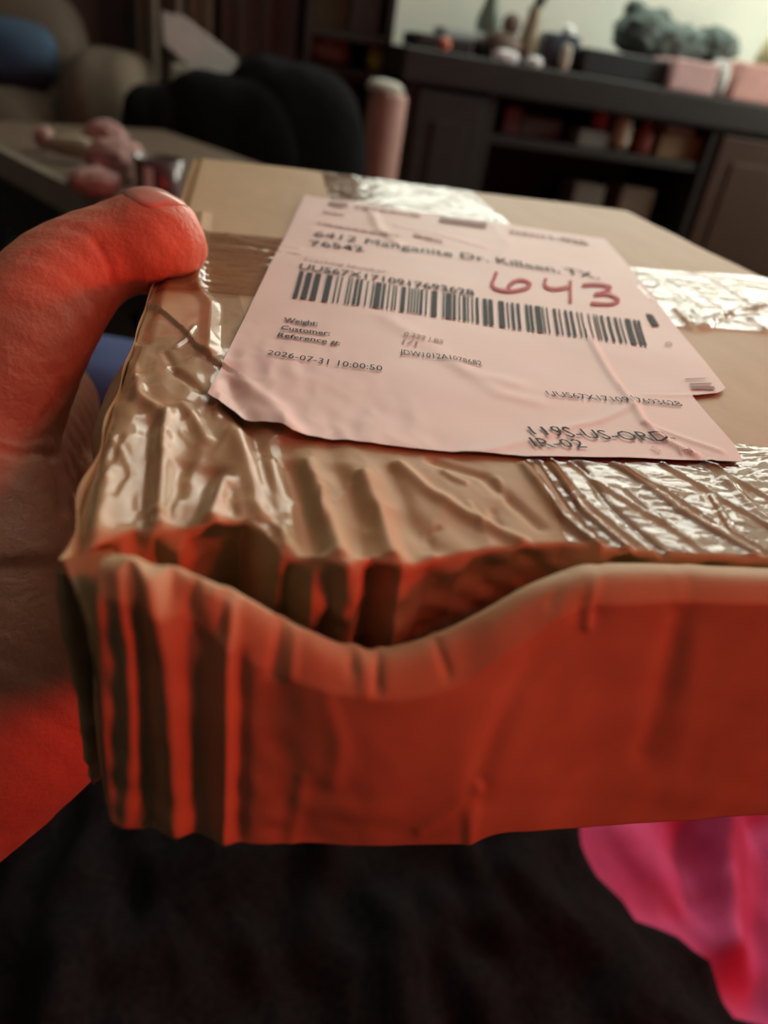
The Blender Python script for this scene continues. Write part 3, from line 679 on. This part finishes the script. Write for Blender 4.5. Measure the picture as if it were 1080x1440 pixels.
# ------------------------------------------------------------------ background furniture
YC = 2.15                                   # front of the media console
def W3(px, py, y=YC): return on_y(px, py, y)
con = empty('media_console', (1.0, YC + .25, 0), 'long dark wooden media console with open shelves against the pale wall', 'console')
TOPZ = CAMZ + .004; cx0 = W3(572, 120)[0]; cx1 = 2.05; yb = YC + .45
xa, xb = W3(690, 150)[0], W3(1005, 200)[0]
box('top', (cx0 - .02, YC - .02, TOPZ - .075), (cx1, yb, TOPZ), DWOOD, con, .008)
box('side_panel', (cx0, YC, 0), (cx0 + .03, yb, TOPZ - .075), DWOOD, con); box('side_panel', (cx1 - .05, YC, 0), (cx1 - .02, yb, TOPZ - .075), DWOOD, con)
box('divider', (xa - .015, YC, .06), (xa + .015, yb, TOPZ - .075), DWOOD, con); box('divider', (xb - .015, YC, .06), (xb + .015, yb, TOPZ - .075), DWOOD, con)
box('back_panel', (cx0 + .03, yb - .02, .05), (cx1 - .05, yb, TOPZ - .075), DWOOD, con, .002)
shz = W3(850, 212)[2]; sh2 = shz - .24
for z in (shz, sh2, .08): box('shelf', (xa + .015, YC + .01, z - .022), (xb - .015, yb - .02, z), DWOOD, con, .003)
def door(x0, x1, m_):
    d = box('door', (x0, YC - .012, .08), (x1, YC + .012, TOPZ - .085), m_, con, .006)
    box('door_panel', (x0 + .05, YC - .018, .14), (x1 - .05, YC - .010, TOPZ - .15), m_, d, .004)
    lathe('knob', (x1 - .03, YC - .024, .6), [(.004, -.008), (.011, -.004), (.011, .004), (.004, .008)], plain('knob_metal', (.12, .11, .10), .4), d)
door(cx0 + .03, xa - .015, DWOOD); xm = (xb + cx1) / 2; door(xb + .015, xm, RWOOD); door(xm + .004, cx1 - .05, RWOOD)
# things on the console top
def top_item(name, l, r, t, material, label, cat_, dy=.08, depth=.12, bevel=.006):
    a, b = W3(l, 100, YC + dy), W3(r, 100, YC + dy); zt = W3((l + r) / 2, t, YC + dy)[2]
    return tag(box(name, (a[0], YC + dy, TOPZ), (b[0], YC + dy + depth, max(zt, TOPZ + .012)), material, None, bevel), label, cat_)
top_item('black_tray', 580, 660, 50, plain('dull_black_plastic', (.02, .02, .022)), 'low black tray at the left end of the console top', 'tray', .06, .2)
tag(box('blue_white_book', W3(600, 60, YC + .3) * [1, 0, 0] + [0, YC + .10, W3(620, 50, YC + .08)[2] + .001], W3(655, 60, YC + .3) * [1, 0, 0] + [0, YC + .24, W3(620, 50, YC + .08)[2] + .022], plain('bluish_white', (.45, .52, .52))), 'thin bluish white book lying on the black tray', 'book')
tag(blob('orange_ball', (W3(629, 63, YC)[0], YC + .030, TOPZ + .016), (.016, .016, .016), plain('orange_red', (.50, .13, .07)), amp=.02, e=2), 'small orange-red ball in front of the black tray', 'ball')
c = W3(680, 70, YC + .2); lathe('tall_green_bottle', (c[0], YC + .2, TOPZ), [(.03, 0), (.032, .09), (.018, .13), (.015, .2), (.017, .25), (.017, .28)], plain('grey_green_glass', (.14, .19, .15), .3)); tag(bpy.data.objects['tall_green_bottle'], 'tall grey-green bottle left of the brown figurine', 'bottle')
fig = empty('brown_figurine', (W3(705, 75, YC + .1)[0], YC + .1, TOPZ), 'squat brown figurine on the console top', 'figurine'); BRN = plain('dull_brown', (.13, .085, .07))
c = fig.location; blob('body', (c.x, c.y, TOPZ + .035), (.048, .035, .036), BRN, fig, 2, .1, 2, 3, 3); blob('head', (c.x + .012, c.y, TOPZ + .085), (.024, .024, .026), BRN, fig, 2, .1, 2, 4, 3)
vs_ = empty('tan_vase', (W3(740, 82, YC + .12)[0], YC + .12, TOPZ), 'slim tan vase with a dark leaning leaf', 'vase'); c = vs_.location
lathe('vessel', c, [(.022, 0), (.03, .03), (.026, .08), (.017, .115), (.021, .13)], plain('tan_ceramic', (.30, .26, .18), .4), vs_)
new_obj('leaf', [(c.x - .012, c.y, TOPZ + .12), (c.x + .012, c.y, TOPZ + .12), (c.x + .002, c.y + .004, TOPZ + .18), (c.x + .036, c.y, TOPZ + .18), (c.x + .04, c.y, TOPZ + .24), (c.x + .055, c.y + .004, TOPZ + .225)], [(0, 1, 3, 2), (2, 3, 5, 4)], plain('dark_leaf', (.08, .10, .09)), vs_, True).modifiers.new('t', 'SOLIDIFY').thickness = .004
tag(blob('crumpled_tissue', (W3(716, 80, YC)[0], YC + .035, TOPZ + .012), (.034, .02, .013), plain('white_tissue', (.75, .73, .76)), amp=.25, seed=3), 'crumpled white tissue in front of the brown figurine', 'tissue')
tag(blob('crumpled_tissue', (W3(758, 86, YC)[0], YC + .035, TOPZ + .010), (.020, .018, .012), bpy.data.materials['white_tissue'], amp=.25, seed=5), 'small crumpled white tissue beside the dark blue gadget', 'tissue')
camr = empty('dark_blue_device', (W3(783, 88, YC + .1)[0], YC + .12, TOPZ), 'dark blue gadget with a glinting white dome', 'gadget'); c = camr.location
box('body', (c.x - .045, c.y - .04, TOPZ), (c.x + .05, c.y + .04, TOPZ + .085), plain('navy_plastic', (.03, .045, .065), .4), camr, .014); blob('dome', (c.x + .012, c.y - .02, TOPZ + .09), (.018, .018, .016), plain('white_plastic', (.75, .8, .8), .3), camr, 2, 0, 1, 1, 3)
tag(blob('beige_pouch', (W3(806, 85, YC)[0], YC + .06, TOPZ + .030), (.014, .014, .032), plain('beige_cloth', (.42, .36, .30)), amp=.08, seed=2), 'slim beige pouch right of the dark blue gadget', 'pouch')
top_item('black_player', 818, 948, 76, plain('black_player_metal', (.022, .026, .03), .4), 'flat black media player on the console top', 'media player', .05, .26)
plush = empty('plush_toy', (W3(945, 90, YC + .2)[0], YC + .25, TOPZ + .055), 'grey-green furry plush toy lying on the flat black player', 'plush toy'); c = plush.location
PL = mat('grey_green_plush', (.085, .115, .11), .95, (60, (.13, .165, .15), 4, ONE))
for nm, dx, dz, rx, rz, sd_ in (('body', 0, .075, .13, .075, 1), ('head', -.095, .095, .075, .08, 2), ('paw', .13, .085, .075, .07, 3), ('ear', -.13, .165, .03, .03, 4), ('ear', -.05, .16, .03, .024, 5)):
    blob(nm, (c.x + dx, c.y, TOPZ + .055 + dz * .72), (rx, .08 if nm != 'ear' else .02, rz * .72), PL, plush, 2, .22, 4, sd_, 4)
top_item('pink_carton', 947, 1012, 86, plain('pink_card', (.58, .36, .36)), 'pale pink carton in front of the plush toy', 'carton', .02, .14)
tag(blob('white_bow', (W3(1026, 100, YC)[0], YC + .05, TOPZ + .042), (.025, .03, .042), plain('pale_ribbon', (.60, .62, .60)), amp=.2, seed=6), 'whitish crumpled bow between the two pink cartons', 'bow')
top_item('salmon_carton', 1040, 1150, 95, plain('salmon_card', (.62, .33, .29)), 'salmon pink carton at the right end of the console', 'carton', .02, .14)
lampo = empty('table_lamp', (W3(1110, 60, YC + .3)[0], YC + .3, TOPZ), 'small lamp with a pale yellow shade at the far right', 'lamp'); c = lampo.location
lathe('base', c, [(.05, 0), (.05, .012), (.012, .02), (.012, .10)], plain('lamp_brass', (.4, .33, .18), .4), lampo); lathe('shade', (c.x, c.y, c.z), [(.085, .09), (.055, .23), (.053, .23), (.083, .09)], plain('yellow_shade', (.85, .80, .50), .8), lampo)
# things on the shelves
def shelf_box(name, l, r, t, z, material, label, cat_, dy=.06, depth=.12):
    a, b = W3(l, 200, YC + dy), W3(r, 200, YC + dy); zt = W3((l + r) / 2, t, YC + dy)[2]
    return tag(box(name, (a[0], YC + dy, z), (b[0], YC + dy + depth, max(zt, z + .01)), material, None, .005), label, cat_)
def shelf_bottle(name, cpx, t, b, rpx, z, material, label, cat_, cap=None, dy=.08):
    p = W3(cpx, b, YC + dy); zt = W3(cpx, t, YC + dy)[2]; hgt = max(zt - z, .03); r = rpx / FPX * 2.45
    e = empty(name, (p[0], YC + dy, z), label, cat_)
    lathe('body', (p[0], YC + dy, z), [(r * .9, 0), (r, .01), (r, hgt * .6), (r * .45, hgt * .8), (r * .42, hgt * .86)], material, e)
    lathe('cap', (p[0], YC + dy, z), [(r * .5, hgt * .85), (r * .5, hgt), (r * .3, hgt * 1.01)], cap or material, e)
RED = plain('dull_red', (.30, .035, .05), .5); CREAM = plain('cream', (.45, .36, .27)); GREYM = plain('grey_plastic', (.20, .20, .19))
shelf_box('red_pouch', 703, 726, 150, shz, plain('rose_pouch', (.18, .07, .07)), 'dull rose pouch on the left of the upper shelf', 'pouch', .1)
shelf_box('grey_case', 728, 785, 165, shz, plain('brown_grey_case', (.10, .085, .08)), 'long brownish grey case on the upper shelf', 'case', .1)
shelf_box('cream_dish', 812, 858, 184, shz, GREYM, 'low grey dish under the red bottle', 'dish', .04, .1)
shelf_bottle('red_bottle', 840, 138, 188, 11, W3(835, 184, YC + .04)[2] + .001, RED, 'slim dark red bottle standing on the grey dish', 'bottle')
tag(blob('cream_toy', (W3(883, 195, YC)[0], YC + .05, shz + .045), (.024, .03, .046), CREAM, amp=.15, seed=8), 'cream bear-like toy beside the red canister', 'toy')
shelf_bottle('red_canister', 902, 168, 205, 13, shz, plain('brick_red', (.25, .055, .04)), 'brick red canister beside the cream toy', 'canister')
shelf_bottle('blue_bottle', 920, 152, 200, 11, shz, plain('grey_blue', (.10, .15, .21)), 'blue-grey bottle with a pale cap', 'bottle', plain('pale_cap', (.45, .46, .43)), .12)
shelf_box('brown_carton', 928, 990, 190, shz, plain('ochre_card', (.20, .12, .055)), 'ochre brown carton at the right of the upper shelf', 'carton', .04)
zt = W3(959, 190, YC + .04)[2]; a, b = W3(945, 180, YC + .04), W3(985, 180, YC + .04)
tag(box('white_envelope', (a[0], YC + .06, zt + .001), (b[0], YC + .14, zt + .018), plain('off_white_paper', (.42, .42, .40)), None, .003), 'white envelope lying on the ochre carton', 'envelope')
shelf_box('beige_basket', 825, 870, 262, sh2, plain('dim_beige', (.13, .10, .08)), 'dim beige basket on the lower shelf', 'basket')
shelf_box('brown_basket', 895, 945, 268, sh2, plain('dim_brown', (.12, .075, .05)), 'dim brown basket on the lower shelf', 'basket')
# pink bin with a white lid left of the console
pb = empty('pink_bin', (W3(533, 240, 2.0)[0], 2.0, 0), 'tall pink bin with a white top beside the console', 'bin'); c = pb.location
zt = W3(530, 128, 2.0)[2]; lathe('body', c, [(.036, 0), (.040, .02), (.046, zt - .01), (.042, zt)], plain('pink_plastic', (.36, .19, .16)), pb); blob('lid', (c.x - .01, c.y, zt + .008), (.042, .042, .018), plain('white_lid', (.42, .40, .35)), pb, 2.4, .1, 2, 2, 3)
# black padded seat in front of it
ps = empty('padded_seat', (W3(390, 200, 1.85)[0], 1.85, 0), 'big black padded seat with a rounded back in the middle of the room', 'chair'); c = ps.location
BL = mat('black_plush', (.007, .007, .008), 1.0, (80, (.011, .011, .012), 4, ONE), (120, .4, .004, 3), spec=.04)
def span(l, r, t, y): a, b = on_y(l, (t + 240) / 2, y), on_y(r, (t + 240) / 2, y); return (a[0] + b[0]) / 2, (b[0] - a[0]) / 2, on_y((l + r) / 2, t, y)[2]
x_, rx, zt = span(285, 520, 86, 1.85); blob('backrest', (x_, 1.85, zt - .30), (rx, .14, .30), BL, ps, 3.0, .04, 1.5, 1, 5)
x_, rx, zt = span(222, 440, 106, 1.83); blob('cushion', (x_, 1.83, zt - .28), (rx, .13, .28), BL, ps, 4.0, .04, 1.5, 2, 5)
x_, rx, zt = span(174, 275, 120, 1.82); blob('armrest', (x_, 1.82, zt - .26), (rx, .11, .26), BL, ps, 5, .03, 2, 3, 4)
lathe('base', (c.x, 1.85, 0), [(.18, 0), (.18, .02), (.05, .05), (.05, .5)], DWOOD, ps)
# tilted white panel behind it
a, b = on_y(258, 45, 2.2), on_y(325, 108, 2.2); dv = b - a; L = np.linalg.norm(dv); dv /= L
nrm = np.array([-dv[2], 0, dv[0]]); vs = []; half = .050
prof = [(-.02, -half), (L * .9, -half * .9), (L * 1.02, -half * .5), (L * 1.06, 0), (L * 1.02, half * .5), (L * .9, half * .8), (-.02, half * .5), (-.06, 0)]
bm = bmesh.new(); f = bm.faces.new([bm.verts.new(a + dv * s + nrm * w) for s, w in prof]); r = bmesh.ops.extrude_face_region(bm, geom=[f])
for v in r['geom']:
    if isinstance(v, bmesh.types.BMVert): v.co.y += .05
bmesh.ops.recalc_face_normals(bm, faces=bm.faces[:]); wp = from_bm('leaning_sign', bm, plain('white_panel_plastic', (.62, .60, .58), .4)); tag(wp, 'tilted white rounded panel leaning behind the black padded seat', 'panel')
x_, rx, zt = span(241, 285, 92, 2.15)
tag(box('cream_box', (x_ - rx, 2.12, 0), (x_ + rx, 2.16, zt), plain('dull_cream', (.34, .31, .26)), None, .008), 'upright dull cream board under the tilted white panel', 'board')
# brown armchair with a blue cushion, far left
ac = empty('brown_armchair', (on_y(60, 120, 1.9)[0], 1.95, 0), 'brown upholstered armchair in the left corner', 'armchair'); BR = plain('brown_upholstery', (.105, .075, .055), .85); c = ac.location
x_, rx, zt = span(-140, 130, -30, 2.45); blob('backrest', (x_, 2.48, zt - .35), (rx, .14, .36), BR, ac, 3.5, .04, 2, 1, 4)
x_, rx, zt = span(85, 215, 72, 2.1); blob('armrest', (x_, 2.22, zt - .28), (rx, .24, .28), plain('tan_upholstery', (.135, .10, .07), .85), ac, 4, .03, 2, 2, 4)
x_, rx, zt = span(-140, 110, 118, 2.1); blob('seat', (x_, 2.2, zt - .25), (rx, .25, .25), BR, ac, 4, .03, 2, 3, 4)
box('base', (on_y(-130, 120, 2.1)[0], 2.02, 0), (on_y(190, 120, 2.1)[0], 2.45, .42), BR, ac, .02)
a, b = on_y(-70, 80, 2.2), on_y(80, 80, 2.2); zt = on_y(20, 25, 2.2)[2]; zb = on_y(30, 124, 2.2)[2]
tag(blob('blue_cushion', ((a[0] + b[0]) / 2, 2.2, (zt + zb) / 2), ((b[0] - a[0]) / 2, .07, (zt - zb) / 2), plain('blue_cloth', (.045, .085, .15), .9), e=3, amp=.04), 'blue cushion on the brown armchair', 'cushion')
# curtains and dark door along the corner wall
def curtain(name, l, r, material, label, y=2.55, waves=4):
    x0, x1 = on_y(l, 40, y)[0], on_y(r, 40, y)[0]; n_ = 60; vs = []
    for z in np.linspace(.05, 2.45, 12):
        for t in np.linspace(0, 1, n_): vs.append((x0 + (x1 - x0) * t, y + .022 * math.sin(t * waves * 2 * math.pi) + .006 * math.sin(z * 3 + t * 9), z))
    o = new_obj(name, vs, grid_faces(n_, 12), material); o.modifiers.new('t', 'SOLIDIFY').thickness = .004
    return tag(o, label, 'curtain')
curtain('curtain', 193, 258, plain('beige_curtain', (.19, .15, .115), .9), 'dull beige curtain behind the brown armchair', waves=2)
curtain('curtain', 266, 300, plain('tan_curtain', (.27, .22, .16), .9), 'narrow pale tan curtain above the white panel', waves=1)
curtain('curtain', 312, 424, plain('mauve_curtain', (.155, .105, .105), .9), 'dusky mauve curtain behind the black padded seat', waves=3)
rod = empty('curtain_rod', (on_y(300, 40, 2.55)[0], 2.60, 2.47), 'dark rod carrying the three curtains', 'curtain rod')
a = on_y(185, 40, 2.55)[0]; b = on_y(432, 40, 2.55)[0]; box('pole', (a, 2.565, 2.44), (b, 2.585, 2.46), DWOOD, rod, .006)
for q in (a + .02, b - .03): box('bracket', (q, 2.575, 2.43), (q + .012, YW, 2.47), DWOOD, rod, .002)
a, b = on_y(142, 40, 2.66)[0], on_y(192, 40, 2.66)[0]; d1 = structure(box('door_1', (a, 2.66, 0), (b + .5, YW, 2.05), plain('dark_door', (.03, .032, .033), .6), None, .004))
# bookcase between the curtains and the console
bk = empty('bookcase', (on_y(490, 60, 2.4)[0], 2.5, 0), 'dark narrow bookcase behind the pink bin', 'bookcase'); a, b = on_y(428, 60, 2.4)[0], on_y(552, 60, 2.4)[0]
for nm, lo, hi in (('side_panel', (a, 2.4, 0), (a + .02, 2.68, 1.9)), ('side_panel', (b - .02, 2.4, 0), (b, 2.68, 1.9)), ('back_panel', (a + .02, 2.66, 0), (b - .02, 2.68, 1.9)), ('top', (a, 2.4, 1.9), (b, 2.68, 1.92))): box(nm, lo, hi, DWOOD, bk, .002)
bz = [on_y(490, 98, 2.4)[2], on_y(490, 45, 2.4)[2], on_y(490, 98, 2.4)[2] - .3, .1, on_y(490, 45, 2.4)[2] + .32]
for z in bz: box('shelf', (a + .02, 2.4, z - .02), (b - .02, 2.66, z), DWOOD, bk, .002)
x_ = on_y(480, 30, 2.45)[0]; tag(box('olive_picture', (x_ - .07, 2.5, bz[1]), (x_ + .06, 2.52, bz[1] + .17), plain('olive_print', (.11, .11, .06)), None, .003), 'olive picture on the upper bookcase shelf', 'picture')
x_ = on_y(462, 78, 2.45)[0]; tag(blob('rust_ball', (x_, 2.47, bz[0] + .042), (.06, .04, .042), plain('rust_cloth', (.17, .07, .05)), amp=.15, seed=4), 'rust red bundle on the lower bookcase shelf', 'bundle')
x_ = on_y(530, 95, 2.42)[0]; tag(blob('yellow_toy', (x_, 2.45, bz[0] + .035), (.028, .03, .035), plain('mustard', (.26, .21, .03)), amp=.15, seed=5), 'mustard yellow toy on the lower bookcase shelf', 'toy')
x_ = on_y(512, 20, 2.42)[0]; tag(box('grey_binder', (x_ - .03, 2.46, bz[1]), (x_ + .05, 2.6, bz[1] + .22), plain('blue_grey_card', (.075, .085, .085)), None, .003), 'blue-grey binder on the upper bookcase shelf', 'binder')
# wooden table at the left with a pink toy heap and a dark cup
ZTAB = -.20; p0, p1 = on_z(0, 212, ZTAB), on_z(155, 292, ZTAB)
ev = (p1 - p0); ev /= np.linalg.norm(ev); nv_ = np.array([-ev[1], ev[0], 0]); p0 = p0 - ev * .28; p1 = p1 + ev * .15
if nv_[1] < 0: nv_ = -nv_
tab = empty('wooden_table', (p0 + p1) / 2 * [1, 1, 0], 'brown wooden table with a worn pale edge at the left', 'table')
def slab(name, a, b, n_, w0, w1, z0, z1, m_, par):
    q = [a + n_ * w0, b + n_ * w0, b + n_ * w1, a + n_ * w1]; vs = [(k[0], k[1], z0) for k in q] + [(k[0], k[1], z1) for k in q]
    return new_obj(name, vs, [(3, 2, 1, 0), (4, 5, 6, 7), (0, 1, 5, 4), (1, 2, 6, 5), (2, 3, 7, 6), (3, 0, 4, 7)], m_, par, False)
z1 = CAMZ + ZTAB; slab('table_top', p0, p1, nv_, .012, .40, z1 - .03, z1, TWOOD, tab); slab('edge_board', p0, p1, nv_, 0, .012, z1 - .035, z1 + .001, EWOOD, tab)
slab('apron', p0 + ev * .05, p1 - ev * .05, nv_, .03, .05, z1 - .13, z1 - .03, DWOOD, tab)
for s in (.05, np.linalg.norm(p1 - p0) - .11):
    for w in (.05, .32): slab('leg', p0 + ev * s, p0 + ev * (s + .06), nv_, w, w + .06, 0, z1 - .03, DWOOD, tab)
def tabp(px, py): return on_z(px, py, ZTAB)
PK = plain('pale_pink_plush', (.36, .21, .195), .9); CRM = plain('cream_plush', (.30, .24, .17), .9)
toy = empty('pink_soft_toy', tabp(150, 255), 'floppy pale pink and cream soft toy lying on the wooden table', 'soft toy')
for nm, px_, py_, r, m_, hgt in (('body', 165, 225, (.040, .04, .026), PK, .026), ('leg', 132, 256, (.030, .03, .016), PK, .016), ('arm', 104, 206, (.036, .016, .014), CRM, .022), ('paw', 62, 194, (.014, .016, .015), PK, .02), ('head', 148, 190, (.030, .022, .020), PK, .03)):
    q = on_z(px_, py_, ZTAB + hgt); blob(nm, (q[0], q[1], CAMZ + ZTAB + hgt), r, m_, toy, 2, .18, 3, len(nm), 4)
q = tabp(224, 284); cup = empty('maroon_cup', q, 'dark maroon cup with a shiny pale spot beside the soft toy', 'cup'); MAR = plain('maroon_glaze', (.085, .03, .035), .25, coat=.6)
lathe('body', q, [(.022, 0), (.026, .008), (.029, .050), (.027, .050), (.024, .010), (.008, .009)], MAR, cup, 28); box('sticker', (q[0] - .014, q[1] - .029, q[2] + .016), (q[0] - .004, q[1] - .023, q[2] + .042), plain('pale_sticker', (.55, .60, .62), .3), cup, .001)
print('objects', len(bpy.data.objects))
